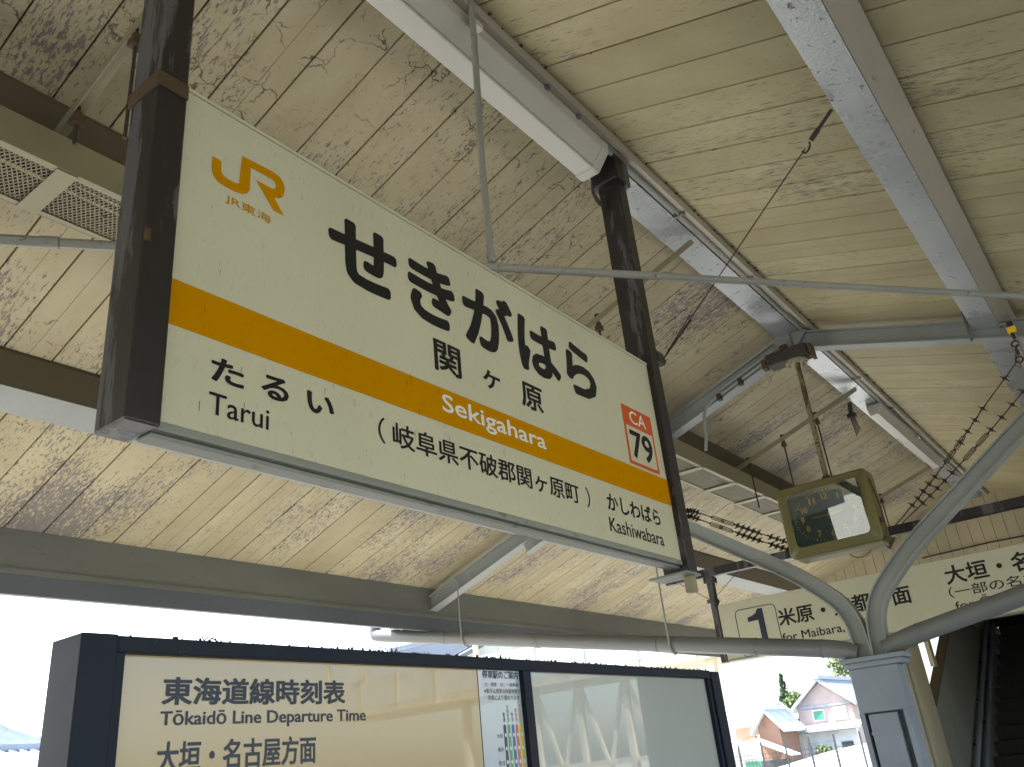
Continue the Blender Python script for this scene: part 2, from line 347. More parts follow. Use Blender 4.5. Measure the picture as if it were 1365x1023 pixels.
# ridge beam: steel bottom with a timber nailer on its right
MB().box((-.1, -14, A-.11), (.095, YB, A-.034)).build('ridge_beam', M['silver'], can)
MB().prism([(.098, roof(.098)), (.205, roof(.205)), (.195, roof(.2)-.05), (.098, A-.10)], 'Y', -14, YB).build('ridge_nailer', M['cream_timber'], can)
def sl(x0, x1, d0, d1): return [(x0, roof(x0, d1)), (x1, roof(x1, d1)), (x1, roof(x1, d0)), (x0, roof(x0, d0))]
for sg in (-1, 1):
    for xi, wd, nl, mt in ((1.36, .18, (1.54, 1.645), 'cream_timber'),):
        if sg > 0:
            MB().prism(sl(1.36, 1.54, .001, .15), 'Y', -14, YB).build('purlin', M['silver'], can)
            MB().prism([(1.542, roof(1.542, .14)), (1.65, roof(1.65, .02)), (1.65, roof(1.65, .001)), (1.542, roof(1.542, .001))], 'Y', -14, YB).build('nailer', M['cream_timber'], can)
        else:
            MB().prism(sl(-1.54, -1.44, .001, .13), 'Y', -14, YB).build('purlin', M['grey'], can)
            MB().prism([(-1.438, roof(1.438, .125)), (-1.33, roof(1.33, .02)), (-1.33, roof(1.33, .001)), (-1.438, roof(1.438, .001))], 'Y', -14, YB).build('nailer', M['brown_timber'], can)
    x0, x1 = (-3.10, -2.895) if sg < 0 else (2.895, 3.10)
    MB().prism(sl(x0, x1, .001, .15), 'Y', -14, YB).build('purlin', M['grey'], can)
    MB().prism([(sg*2.892, roof(2.892, .149)), (sg*2.80, roof(2.8, .02)), (sg*2.80, roof(2.8, .001)), (sg*2.892, roof(2.892, .001))], 'Y', -14, YB).build('nailer', M['brown_timber'], can)
    # eave: channel, lip and outer fascia/gutter
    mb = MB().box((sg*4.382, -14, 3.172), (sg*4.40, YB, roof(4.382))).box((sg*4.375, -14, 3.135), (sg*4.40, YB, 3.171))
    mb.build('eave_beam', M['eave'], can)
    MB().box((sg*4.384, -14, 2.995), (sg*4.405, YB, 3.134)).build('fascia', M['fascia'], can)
    ring = [(sg*(4.93+.09*math.cos(R_(a))), 3.20+.09*math.sin(R_(a))) for a in range(180, 361, 20)]; ring += [(sg*(4.93+.082*math.cos(R_(a))), 3.20+.082*math.sin(R_(a))) for a in range(360, 179, -20)]
    MB().prism(ring, 'Y', -14, YB).build('gutter', M['pipe'], can)
def ibeam(path, wy, depth, y, tf=.012, tw=.01):
    """I section swept along a path in the x-z plane; returns builder"""
    mb = MB(); P = [Vector((p[0], 0, p[1])) for p in path]; nrm = []
    for i in range(len(P)):
        d = (P[min(i+1, len(P)-1)]-P[max(i-1, 0)]).normalized(); nrm.append(Vector((-d.z, 0, d.x)))
    def strip(h0, h1, ya, yb):
        mb.loft([[p+nn*h0+Vector((0, ya, 0)), p+nn*h1+Vector((0, ya, 0)), p+nn*h1+Vector((0, yb, 0)), p+nn*h0+Vector((0, yb, 0))] for p, nn in zip(P, nrm)])
    h = depth/2
    strip(h-tf, h, y-wy/2, y+wy/2); strip(-h, -h+tf, y-wy/2, y+wy/2); strip(-h+tf, h-tf, y-wy/2+.038, y-wy/2+.048)
    return mb
def smooth_path(pts, n=6):
    out = []; P = [Vector((p[0], p[1], 0)) for p in pts]
    for i in range(len(P)-1):
        p0, p1, p2, p3 = P[max(i-1, 0)], P[i], P[i+1], P[min(i+2, len(P)-1)]
        for k in range(n):
            t = k/n; q = .5*((2*p1)+(-p0+p2)*t+(2*p0-5*p1+4*p2-p3)*t*t+(-p0+3*p1-3*p2+p3)*t**3); out.append((q.x, q.y))
    out.append((P[-1].x, P[-1].y)); return out
ARM = [(.062, 2.09), (.066, 2.22), (.085, 2.36), (.15, 2.50), (.28, 2.64), (.5, 2.83), (.85, 3.075), (1.5, 3.52), (1.85, 3.71), (2.2, 3.80), (2.6, 3.75), (3.08, 3.60)]
for ty in (6.97, -.53):
    for sg in (-1, 1):
        ibeam([(sg*.01, roof(0, .16)), (sg*4.84, roof(4.84, .16))], .13, .15, ty).build('rafter', M['grey'], can)
        ibeam([(sg*x, z) for x, z in smooth_path(ARM)], .11, .125, ty).build('curved_brace', M['grey'], can, smooth=True)
    gp = MB().prism([(-.16, roof(.16, .07)), (0, 4.60), (.16, roof(.16, .07)), (0, 4.84)], 'Y', ty-.075, ty-.068); gp.build('gusset_plate', M['grey'], can)
    cl = MB()
    y0, y1 = ty-.10, ty+.10
    cl.box((-.23, y0-.04, 2.05), (.23, y1+.04, 2.085)).box((-.205, y0-.02, 2.01), (.205, y1+.02, 2.049)).box((-.185, y0, 1.70), (.16, y1, 2.009))
    cl.build('capital', M['column'], can, bevel=.006)
    MB().box((-.19, y0+.01, 0), (-.155, y1, 1.70)).box((.12, y0+.01, 0), (.155, y1, 1.70)).box((-.154, y0+.10, 0), (.119, y0+.115, 1.70)).build('column', M['column'], can)
    MB().box((-.13, y0+.012, 0), (.075, y0+.099, 1.69)).build('cover_strip', M['column'], can, bevel=.006)
    b = MB()
    for z in (1.3, 1.55): b.box((-.135, y0+.004, z), (.08, y0+.0115, z+.02))
    b.build('band', M['column'], can)
# right-slope and left-slope bolt heads on the truss, conduits on the rafter
MB().tube([(-.02, 6.88, 4.70), (-.30, 6.88, 4.60), (-.78, 6.88, 4.44), (-.86, 6.86, 4.38), (-.885, 6.84, 4.30), (-.90, 6.83, 4.10), (-.93, 6.83, 3.98)], .014, 8).build('conduit', M['grey'], can, smooth=True)
MB().tube([(-.02, 6.87, 4.735), (-.30, 6.87, 4.64), (-.70, 6.87, 4.505)], .010, 8).build('conduit', M['grey'], can, smooth=True)
b = MB()
for x in (-.25, -.5, -.72): b.box((x-.02, 6.855, roof(x, .26)), (x+.02, 6.90, roof(x, .20)))
b.build('pipe_clip', M['iron'], can)
for x, y in ((1.33, 6.895), (.02, 6.895)):
    MB().tube([(x, y, roof(x, .0)), (x, y, roof(x, .26))], .012, 6).build('strap_bolt', M['pipe'], can)
# small rusty nail heads along the nailers
b = MB(); y = -1
while y < 14.8:
    xx = .212+random.uniform(-.004, .012); b.disc((xx, y, roof(xx)+.001), (0, 0, -1), random.uniform(.004, .013), .006, 7); y += random.uniform(.05, .32)
b.build('nail_heads', M['rust'], can, kind='stuff')
# conduit running along the right of the ridge, one sagging clip
pts = []
y = -2
while y < 14.9:
    pts.append((.135+.008*math.sin(y*1.7), y, A-.115-.012*max(0, math.sin(y*2.1)))); y += .3
MB().tube(pts, .012, 7).build('ridge_conduit', M['grey'], can, smooth=True)
MB().tube([(p[0]+.035, p[1], p[2]+.02) for p in pts], .007, 6).build('ridge_cable', M['iron'], can, smooth=True)
b = MB()
for y in (1.9, 3.0, 3.3, 4.55, 5.7, 8.4, 9.6, 12.3): b.box((.11, y-.012, A-.135), (.18, y+.012, A-.09))
b.build('conduit_clip', M['pipe'], can)

# end gable: upright boards
gb = thing('gable_wall', 'cream wall of upright boards closing the far end of the canopy', 'wall', (0, 15.05, 3))
x = -4.3; me = None
while x < 4.3:
    MB().prism([(x+.003, 3.0), (x+.167, 3.0), (x+.167, roof(x+.167)+.004), (x+.003, roof(x+.003)+.004)], 'Y', 15.0, 15.022).build('board', M['post_yellow'], gb); x += .17
MB().box((-4.3, 15.023, 3.0), (4.3, 15.06, 3.45)).build('backing', M['brown_timber'], gb)
MB().prism([(-4.3, 3.45), (4.3, 3.45), (4.3, roof(4.3)+.015), (0, A+.015), (-4.3, roof(4.3)+.015)], 'Y', 15.023, 15.06).build('backing', M['brown_timber'], gb)
MB().box((-1.3, 14.94, 4.52), (2.6, 14.998, 4.60)).build('rail', M['brown_timber'], gb)
MB().tube([(-1.0, 14.95, 4.05), (0, 14.95, 4.075), (1.0, 14.95, 4.06), (3, 14.95, 4.1)], .012, 6).build('cable', M['iron'], gb)

# hanger bars along the left slope: angle iron from the ridge down to the cable trough
for i, yb in enumerate((1.28, 4.86, 8.56, 12.1)):
    h = thing('hanger_bar', ['greenish angle-iron hanger in the upper left corner beside the black sign post', 'angle-iron hanger crossing behind the top of the right sign post',
              'long angle-iron hanger behind the clock pole', 'far angle-iron hanger beside the small distant lamp'][i], 'hanger', (-.6, yb, 4.6), 'angle-iron hangers under the left slope')
    a = Vector((.08, yb, roof(0, .13)-.02)); e = Vector((-1.42, yb, roof(1.42, .17)))
    MB().bar(a, e, .055, .006).build('flange', M['tray'], h)
    MB().bar(a+Vector((0, -.027, -.022)), e+Vector((0, -.027, -.022)), .006, .045).build('web', M['tray'], h)
    rods = ((-.74, .55), (-1.17, .18)) if i != 2 else ((-.38, 1.25), (-.77, 1.15), (-1.18, .5))
    for xr, ln in rods:
        zr = roof(xr, .20); MB().tube([(xr, yb-.005, zr+.06), (xr, yb-.005, zr-ln)], .008, 6).build('rod', M['iron'], h)
        MB().disc((xr, yb-.005, zr+.035), (0, 0, 1), .022, .02, 6).disc((xr, yb-.005, zr-.035), (0, 0, 1), .02, .025, 6).box((xr-.022, yb-.03, zr-.075), (xr+.022, yb+.02, zr-.04)).build('nut', M['rust'], h)

# cable trough with expanded metal bottom
tr_ = thing('cable_trough', 'long beige steel cable trough with mesh bottom under the left roof slope', 'cable tray', (-1.45, 6, 4.1))
Z0, X0, X1 = 4.085, -1.29, -1.66
MB().box((X0, -2, Z0), (X0+.006, 13.2, Z0+.17)).box((X0-.035, -2, Z0+.001), (X0-.001, 13.2, Z0+.007)).box((X0-.03, -2, Z0+.164), (X0-.001, 13.2, Z0+.17)).build('side_rail', M['tray'], tr_)
MB().box((X1-.006, -2, Z0), (X1, 13.2, Z0+.10)).box((X1+.001, -2, Z0+.001), (X1+.03, 13.2, Z0+.007)).build('side_rail', M['tray'], tr_)
y = 1.32-2*1.05
k = 0
ys = [-.6, .38, 1.32, 2.5, 3.6, 4.7, 5.75, 6.8, 7.55, 8.35, 9.15, 9.95, 10.75, 11.6, 12.4, 13.1]
for y in ys: MB().box((X0-.001, y-.045, Z0-.007), (X1+.001, y+.045, Z0-.0005)).build('cross_bar', M['tray'], tr_)
mb = MB(); pitch = .0215; L = X0-X1-.012; y = .3
while y < 13.1:
    for dy in (L*.55, -L*.55):
        a = Vector((X0-.006, y, Z0+.0095)); e = Vector((X1+.006, y+dy, Z0+.0095)); mb.bar(a, e, .0050, .0022)
    y += pitch
mb.build('expanded_metal', M['tray'], tr_, kind='stuff')
mb = MB()
for k in range(7):
    xx = X0-.05-k*.045; mb.tube([(xx+.01*math.sin(q*1.3+k), q*.6-2, Z0+.035+.012*math.sin(q*.9+k*2)) for q in range(25)], .014+.004*(k % 2), 6)
mb.build('cables', M['iron'], tr_, smooth=True)
rim = [(X0, Z0+.10)]+[((X0+X1)/2+.17*math.cos(R_(a)), Z0+.01+.16*math.sin(R_(a))) for a in range(0, -181, -15)]+[(X1, Z0+.10)]
MB().tube([(p[0], 13.2, p[1]) for p in rim], .02, 6).build('end_rim', M['tray'], tr_)
MB().tube([(-.9, 12.6, 4.25), (-1.7, 12.9, 4.06)], .012, 6).tube([(-.9, 12.9, 4.22), (-1.7, 13.2, 4.03)], .012, 6).build('end_bracket', M['tray'], tr_)

# ------------------------------------------------------------------ station name sign
sg_ = thing('station_name_sign', 'large cream station name board with orange stripe hanging between black posts', 'sign', (.05, 2.37, 2.37))
ZB, ZT, YL, YR = 2.39, 3.425, 1.012, 3.735
MB().box((.012, YL, ZB), (.1, YR, ZT)).build('panel', M['sign_white'], sg_, bevel=.003)
MB().box((.008, YL-.002, ZB-.024), (.104, YR, ZB-.001)).box((.03, YL-.002, ZB-.036), (.085, YR, ZB-.025)).build('bottom_frame', M['sign_frame'], sg_, bevel=.003)
MB().box((.008, YL, ZT+.0005), (.103, YR, ZT+.012)).build('top_frame', M['sign_white'], sg_)
pL = MB().box((-.008, .922, 2.362), (.13, 1.011, A-.112)).build('post', M['dark_wood'], sg_, bevel=.006, label='left black timber post with a rusty strap')
for a in ((-.012, .917, 3.72),):
    MB().box((-.014, .915, 3.355), (.136, 1.0105, 3.405)).build('rusty_strap', M['rust'], pL, bevel=.002)
MB().box((.1305, .9225, 2.845), (.1325, .940, 2.885)).build('flaked_patch', M['rust'], pL)
pR = MB().box((-.008, 3.738, 2.335), (.13, 3.83, A-.112)).build('post', M['dark_wood'], sg_, bevel=.006)
MB().box((-.03, 3.70, 4.62), (.15, 3.86, 4.795)).build('post_head', M['dark_wood'], pR, bevel=.008)
MB().box((.10, 3.832, 3.47), (.13, 3.905, 3.535)).disc((.115, 3.90, 3.50), (0, 1, 0), .02, .02, 8).build('wire_bracket', M['iron'], pR)
MB().box((-.07, 3.70, 2.322), (.135, 3.845, 2.332)).build('foot_plate', M['sign_frame'], pR)
MB().box((.075, 3.77, 2.245), (.12, 3.82, 2.321)).build('foot_block', M['tray'], pR, bevel=.004)
lp = MB()
for k in range(3): lp.torus((.02+.012*k, 3.66-.01*k, 4.52), (0, -1, 0), (0, .25, -1), .055+.008*k, .005, -60, 200, 14, 5)
lp.build('wire_loop', M['iron'], pR)
F = ((.1, 0, 0), (0, 1, 0), (0, 0, 1), (1, 0, 0))
rect(F, YL+.001, YR-.001, 2.657, 2.791, M['orange'], sg_, 'stripe')
lettering('せきがはら', F, 1.552, 3.165, 3.032, 3.318, M['ink'], sg_, .037)
for ch, y0, y1, z0, z1 in (('関', 2.036, 2.182, 2.855, 2.981), ('ヶ', 2.308, 2.414, 2.872, 2.950), ('原', 2.548, 2.697, 2.859, 2.974)):
    lettering(ch, F, y0, y1, z0, z1, M['ink'], sg_, .022)
F2 = ((.1008, 0, 0),)+F[1:]
lettering('Sekigahara', F2, 2.060, 2.682, 2.683, 2.771, M['white_ink'], sg_, .016)
lettering('（', F, 1.749, 1.779, 2.512, 2.600, M['ink'], sg_, .004)
lettering('岐阜県不破郡関ヶ原町', F, 1.812, 2.885, 2.514, 2.599, M['ink'], sg_, .016)
lettering('）', F, 2.938, 2.966, 2.512, 2.600, M['ink'], sg_, .004)
for ch, y0, y1 in (('た', 1.153, 1.255), ('る', 1.310, 1.404), ('い', 1.468, 1.570)): lettering(ch, F, y0, y1, 2.540, 2.611 if ch != 'い' else 2.605, M['ink'], sg_, .03)
lettering('Tarui', F, 1.152, 1.339, 2.446, 2.507, M['ink'], sg_, .006)
lettering('かしわばら', F, 3.105, 3.583, 2.531, 2.611, M['ink'], sg_, .022)
lettering('Kashiwabara', F, 3.099, 3.582, 2.436, 2.500, M['ink'], sg_, .008)
rect(F, 3.375, 3.666, 2.803, 3.108, M['red'], sg_, 'number_plate', .0006)
rect(F, 3.393, 3.648, 2.820, 3.003, M['sign_white'], sg_, 'number_field', .0012)
lettering('CA', F2, 3.44, 3.60, 3.022, 3.090, M['white_ink'], sg_, .01)
lettering('79', F2, 3.415, 3.628, 2.842, 2.985, M['ink'], sg_, .022)
LOGO = [(1.118, 3.243), (1.149, 3.242), (1.15, 3.205), (1.158, 3.195), (1.173, 3.191), (1.199, 3.191), (1.211, 3.195), (1.218, 3.303), (1.333, 3.308), (1.356, 3.303), (1.371, 3.289), (1.377, 3.269), (1.374, 3.246), (1.366, 3.229), (1.354, 3.219), (1.337, 3.214), (1.375, 3.165), (1.336, 3.165), (1.269, 3.242), (1.332, 3.243), (1.341, 3.250), (1.343, 3.263), (1.338, 3.273), (1.325, 3.277), (1.25, 3.277), (1.249, 3.194), (1.24, 3.176), (1.225, 3.165), (1.201, 3.16), (1.164, 3.159), (1.14, 3.163), (1.124, 3.178), (1.118, 3.199)]
poly(F, [(a, b_) for a, b_ in LOGO], M['orange'], sg_, 'emblem', .0009)
lettering('JR東海', F, 1.168, 1.328, 3.103, 3.140, M['orange'], sg_, .006)
# fine vertical scratches and drips on the board
sc = MB()
for _ in range(60):
    yy = random.uniform(YL+.02, YR-.02); zz = random.uniform(ZB+.02, ZT-.03); ln = random.uniform(.006, .03)
    sc.add([(.1014, yy, zz), (.1014, yy+.0016, zz), (.1014, yy+.0013, zz-ln), (.1014, yy+.0003, zz-ln)], [(0, 1, 2, 3)])
sc.build('scratches', M['iron'], sg_, kind='stuff')

# ------------------------------------------------------------------ ridge lamps
def lamp(y0, y1, label, z=A-.112, k=1.0):
    n0 = len(bpy.data.objects)
    l = thing('strip_lamp', label, 'lamp', (.06, (y0+y1)/2, z), 'strip lamps under the ridge')
    MB().prism([(-.035, z-.165), (.075, z-.165), (.155, z-.07), (.16, z-.001), (-.06, z-.001), (-.055, z-.09)], 'Y', y0, y1).build('housing', M['lamp_white'], l, bevel=.006)
    MB().prism([(-.041, z-.171), (.08, z-.171), (.162, z-.068), (.166, z-.003), (-.066, z-.003), (-.061, z-.09)], 'Y', y1-.001, y1+.075).build('end_cap', M['lamp_white'], l, bevel=.012)
    MB().prism([(-.041, z-.171), (.08, z-.171), (.162, z-.068), (.166, z-.003), (-.066, z-.003), (-.061, z-.09)], 'Y', y0-.06, y0+.001).build('end_cap', M['lamp_white'], l, bevel=.012)
    MB().bar((.082, y0, z-.160), (.082, y1, z-.160), .006, .006).build('seam', M['tray'], l)
    ym = (y0+y1)/2+.1
    b_ = MB().box((.163, ym-.03, z-.085), (.20, ym+.03, z-.05)).build('bracket', M['lamp_white'], l, bevel=.004)
    l.scale = (k, 1, k); return l
lamp(1.05, 3.545, 'large white strip lamp under the ridge ending at the right sign post')
lamp(9.35, 12.05, 'small distant white strip lamp under the ridge behind the clock', k=.72)

ws = thing('cable_stub', 'short dark bundle of cable ends dangling beside the distant lamp', 'cable', (-.15, 9.2, 4.6))
b_ = MB()
for k in range(4): b_.tube([(-.10-.012*k, 9.0, A-.12), (-.13-.012*k, 9.06, 4.68), (-.12-.016*k+.01, 9.1, 4.50-.02*k)], .006, 5)
b_.build('cable', M['iron'], ws); MB().box((-.19, 9.03, 4.64), (-.10, 9.09, 4.68)).build('tie', M['iron'], ws)

# thin conduit drop and the long diagonal tie
st = thing('ceiling_drop_pipe', 'slender grey pipe dropping from the ridge to the long tie rod', 'pipe', (.1, 2.42, 3.45))
MB().tube([(.205, 2.34, roof(.2)), (.185, 2.355, 4.5), (.13, 2.40, 3.95), (.105, 2.43, 3.47)], .0155, 9).build('tube', M['rod'], st, smooth=True)
MB().disc((.105, 2.43, 3.50), (0, 0, 1), .019, .03, 9).disc((.16, 2.375, 4.2), (0, 0, 1), .018, .02, 9).build('collar', M['rod'], st)
tie = thing('tie_rod', 'long thin grey rod slanting across under the roof above the name board', 'rod', (.1, 2.43, 3.455))
d = Vector((2.352, 2.989, 0)).normalized(); c0 = Vector((.095, 2.417, 3.45))
MB().tube([c0-d*5.6, c0-d*1.38, c0+d*1.2, c0+d*2.6+Vector((0, 0, .0)), c0+d*6.2], [.019, .019, .0165, .0165, .0165], 9).build('rod', M['rod'], tie, smooth=True)
MB().tube([c0-d*1.66, c0-d*1.60], .024, 10).tube([c0-d*5.6, c0-d*1.64], .0215, 9).build('sleeve', M['rod'], tie, smooth=True)
# guy wire with hook
gw = thing('guy_wire', 'thin taut wire with turnbuckle from the right purlin to the sign post', 'wire', (.75, 3.7, 3.9))
a = Vector((1.355, 3.59, 4.275)); e = Vector((.118, 3.90, 3.50)); q = a.lerp(e, .14)
MB().tube([a, a.lerp(e, .07)], .009, 6).tube([a.lerp(e, .07), a.lerp(e, .11)], .013, 6).torus(a.lerp(e, .135), (1, -.3, .4), (0, .2, -1), .022, .005, -20, 190).build('turnbuckle', M['iron'], gw)
MB().tube([q, e], .0032, 5).build('wire', M['iron'], gw)
e2 = a.lerp(e, .80)+Vector((-.02, .02, -.01)); MB().tube([e2, e], .0045, 5).tube([e2+Vector((0, 0, .03)), e], .003, 5).build('wire_end', M['iron'], gw)

# ------------------------------------------------------------------ clock
ck = thing('platform_clock', 'boxy olive framed clock with yellow numerals hanging from a rusty pole', 'clock', (.03, 6.80, 2.86))
CX0, CX1, CZ0, CZ1, CY0, CY1 = -.352, .365, 2.855, 3.415, 6.66, 6.89
mb = MB()
o1 = outline(CX0, CX1, CZ0, CZ1, .03); o0 = outline(CX0+.012, CX1-.012, CZ0+.012, CZ1-.012, .03); o2 = outline(CX0+.012, CX1-.012, CZ0+.012, CZ1-.012, .03)
i1 = outline(CX0+.075, CX1-.075, CZ0+.07, CZ1-.07, .04); i2 = i1
mb.loft([[(p[0], y, p[1]) for p in o] for o, y in ((i2, CY0+.030), (i1, CY0), (o0, CY0), (o1, CY0+.012), (o1, CY1-.03), (o2, CY1))], caps=False)
n_ = len(o1); mb.add([(p[0], CY1, p[1]) for p in o2], [tuple(range(n_))])
mb.build('case', M['olive'], ck, smooth=True)
ff = MB(); ff.add([(p[0], CY0+.030, p[1]) for p in i1], [tuple(range(n_))]); ff.build('dial', M['face'], ck)
gg = MB(); gn = 14                      # bulging, slightly forward-leaning cover glass
for i in range(gn+1):
    for j in range(gn+1):
        u = -1+2*i/gn; v = -1+2*j/gn
        gg.v.append(Vector(((CX0+CX1)/2+u*(CX1-CX0-.152)/2, CY0+.012-.003*(1-u*u)-.0262*(v+1), (CZ0+CZ1)/2+v*(CZ1-CZ0-.142)/2)))
gg.f = [(i*(gn+1)+j, (i+1)*(gn+1)+j, (i+1)*(gn+1)+j+1, i*(gn+1)+j+1) for i in range(gn) for j in range(gn)]
gg.build('glass', M['clock_glass'], ck, smooth=True)
cx, cz = .055, 3.135; FC = ((0, CY0+.0295, 0), (1, 0, 0), (0, 0, 1), (0, -1, 0))
cx = .01; cz = 3.135
for h in range(1, 13):
    a = R_(90-30*h); rx, rz = .205, .150; s_ = .030
    u = cx+rx*math.cos(a); v = cz+rz*math.sin(a); wd = (.006 if h == 1 else .022) if h < 10 else .040
    lettering(str(h), FC, u-wd/2-.004, u+wd/2+.004, v-.026, v+.026, M['gold'], ck, .040, name='numeral')
tk = MB()
for k in range(60):
    a = R_(6*k); r0 = 1.0 if k % 5 else .95
    p0 = Vector((cx+.262*r0*math.cos(a), CY0+.0285, cz+.196*r0*math.sin(a))); p1 = Vector((cx+.272*math.cos(a), CY0+.0285, cz+.204*math.sin(a)))
    tk.bar(p0, p1, .001, .004 if k % 5 else .007, up=(0, 0, 1) if abs(math.cos(a)) > .3 else (1, 0, 0))
tk.build('minute_marks', M['gold'], ck, kind='stuff')
MB().bar((cx+.04, CY0+.024, cz+.004), (cx-.13, CY0+.024, cz-.002), .003, .014).build('minute_hand', M['ln_orange'], ck)
MB().bar((cx-.01, CY0+.0215, cz-.002), (cx+.11, CY0+.0215, cz+.012), .003, .018).build('hour_hand', M['gold'], ck)
MB().tube([(.035, 6.80, 3.43), (.042, 6.80, 4.50)], .022, 12).build('pole', M['pole'], ck, smooth=True)
rp = MB()
for k in range(26):
    zz = random.uniform(3.46, 4.45); aa = random.uniform(-2.6, -.3); rp.disc((.038+.0215*math.cos(aa), 6.80+.0215*math.sin(aa), zz), (math.cos(aa), math.sin(aa), 0), random.uniform(.004, .010), .002, 6)
rp.build('rust_spots', M['rust'], ck, kind='stuff')
MB().disc((.035, 6.80, 3.414), (0, 0, 1), .06, .018, 14).disc((.035, 6.80, 3.43), (0, 0, 1), .033, .03, 12).build('lower_flange', M['iron'], ck)
mb = MB().disc((.042, 6.80, 4.47), (0, 0, 1), .095, .02, 18)
for k in range(6): mb.disc((.042+.07*math.cos(k*1.05), 6.80+.07*math.sin(k*1.05), 4.452), (0, 0, 1), .012, .022, 6)
mb.build('upper_flange', M['tray'], ck)
MB().box((-.19, 6.71, 4.493), (.17, 6.87, 4.60)).build('mount_box', M['iron'], ck, bevel=.01)
MB().box((-.235, 6.72, 4.49), (-.195, 6.80, 4.57)).box((.175, 6.72, 4.47), (.20, 6.85, 4.58)).box((-.06, 6.76, 4.60), (.0, 6.80, 4.66)).build('mount_lug', M['rust'], ck)
MB().tube([(CX1+.005, 6.70, 3.33), (CX1+.03, 6.70, 3.1), (CX1+.02, 6.70, 2.83)], .006, 5).box((CX1+.004, 6.68, 2.99), (CX1+.03, 6.72, 3.02)).box((CX1+.004, 6.68, 2.85), (CX1+.035, 6.74, 2.88)).build('latch_wire', M['rust'], ck)
MB().box((CX0+.05, 6.70, CZ0-.02), (CX1-.02, 6.86, CZ0-.001)).build('drip_plate', M['tray'], ck)

# ------------------------------------------------------------------ platform number sign
ps = thing('platform_direction_sign', 'wide cream platform 1 direction sign hanging beyond the column', 'sign', (0, 8.7, 2.4))
MB().box((-1.91, 8.70, 2.40), (1.93, 8.80, 2.955)).build('panel', M['sign_white'], ps, bevel=.004)
MB().box((-1.915, 8.695, 2.385), (1.935, 8.805, 2.399)).build('bottom_frame', M['sign_frame'], ps)
MB().box((-2.45, 8.66, 3.262), (2.45, 8.74, 3.35)).build('beam', M['dark_wood'], ps, bevel=.004)
MB().box((-2.45, 8.742, 3.33), (2.45, 8.80, 3.35)).build('beam_flange', M['tray'], ps)
for sx in (-1, 1):
    p_ = MB().box((sx*1.955-.03, 8.70, 2.38), (sx*1.955+.03, 8.78, 3.261)).build('post', M['dark_wood'], ps)
    MB().box((sx*1.965-.045, 8.68, 2.99), (sx*1.965+.045, 8.80, 3.03)).box((sx*1.955-.055, 8.68, 3.20), (sx*1.955+.055, 8.79, 3.259)).build('collar', M['dark_wood'], p_)
    MB().tube([(sx*2.3, 8.70, 3.26), (sx*1.98, 8.70, 3.03)], .003, 4).tube([(sx*1.6, 8.70, 3.26), (sx*1.93, 8.70, 3.03)], .003, 4).build('stay_wire', M['iron'], p_)
FP = ((0, 8.70, 0), (1, 0, 0), (0, 0, 1), (0, -1, 0))
bx = outline(-1.735, -1.30, 2.40, 2.865, .05); O = MB()
for i in range(len(bx)):
    a_, b_ = bx[i], bx[(i+1) % len(bx)]
    O.bar((a_[0], 8.699, a_[1]), (b_[0], 8.699, b_[1]), .0015, .008, up=(0, 0, 1) if abs(a_[0]-b_[0]) > abs(a_[1]-b_[1]) else (1, 0, 0))
O.build('number_outline', M['navy_ink'], ps)
poly(FP, [(-1.50, 2.44), (-1.435, 2.44), (-1.435, 2.845), (-1.49, 2.845), (-1.515, 2.805), (-1.56, 2.785), (-1.61, 2.775), (-1.61, 2.73), (-1.50, 2.735)], M['navy_ink'], ps, 'numeral', .0014)
lettering('米原・京都方面', FP, -1.290, .005, 2.628, 2.800, M['ink'], ps, .022)
lettering('for Maibara, Kyōto', FP, -1.290, -.30, 2.455, 2.565, M['ink'], ps, .010)
lettering('大垣・名古屋方面', FP, .335, 1.80, 2.722, 2.892, M['ink'], ps, .022)
lettering('（一部の名古屋方面）', FP, .325, 1.55, 2.605, 2.702, M['ink'], ps, .008)
lettering('for Ōgaki, Nagoya', FP, .345, 1.35, 2.475, 2.590, M['ink'], ps, .008)

# ------------------------------------------------------------------ spiked chain cables
def spiked(name, label, pts, turn, grp='spiked anti-bird cables'):
    c = thing(name, label, 'cable', pts[0], grp)
    P = [Vector(p) for p in pts]; mb = MB(); MB().tube(P, .0045, 5).build('wire', M['iron'], c)
    for (k0, k1) in turn:
        for i in range(5):
            t = k0+(k1-k0)*i/4; j = min(int(t*(len(P)-1)), len(P)-2); f = t*(len(P)-1)-j; q = P[j].lerp(P[j+1], f); dd = (P[j+1]-P[j]).normalized()
            mb.tube([q-dd*.012, q, q+dd*.012], [.008, .026, .008], 8)
            mb.bar(q+Vector((-.03, 0, -.02)), q+Vector((.03, 0, .02)), .006, .006).bar(q+Vector((-.025, 0, .028)), q+Vector((.025, 0, -.028)), .006, .006)
    mb.build('spike_clusters', M['iron'], c, kind='stuff')
    lk = MB()
    for t in (.45, .52):
        j = min(int(t*(len(P)-1)), len(P)-2); q = P[j].lerp(P[j+1], .5); dd = (P[j+1]-P[j]).normalized(); nn = dd.cross(Vector((0, 1, 0))).normalized()
        for sgn in (-1, 1): lk.tube([q-dd*.07, q-dd*.05+nn*.014*sgn, q+dd*.05+nn*.014*sgn, q+dd*.07], .004, 5)
    lk.build('turnbuckle', M['iron'], c)
def seg(a, b_, n, sag=.0):
    a = Vector(a); b_ = Vector(b_); return [a.lerp(b_, i/n)-Vector((0, 0, sag*4*(i/n)*(1-i/n))) for i in range(n+1)]
yk = 7.06
spiked('spiked_cable', 'upper spiked cable running from the right rafter down behind the clock', seg((1.60, 6.86, 4.06), (1.55, 6.86, 3.92), 2)+seg((1.25, 6.95, 3.70), (.28, 7.2, 2.99), 10, .03), ((.18, .42), (.62, .8)))
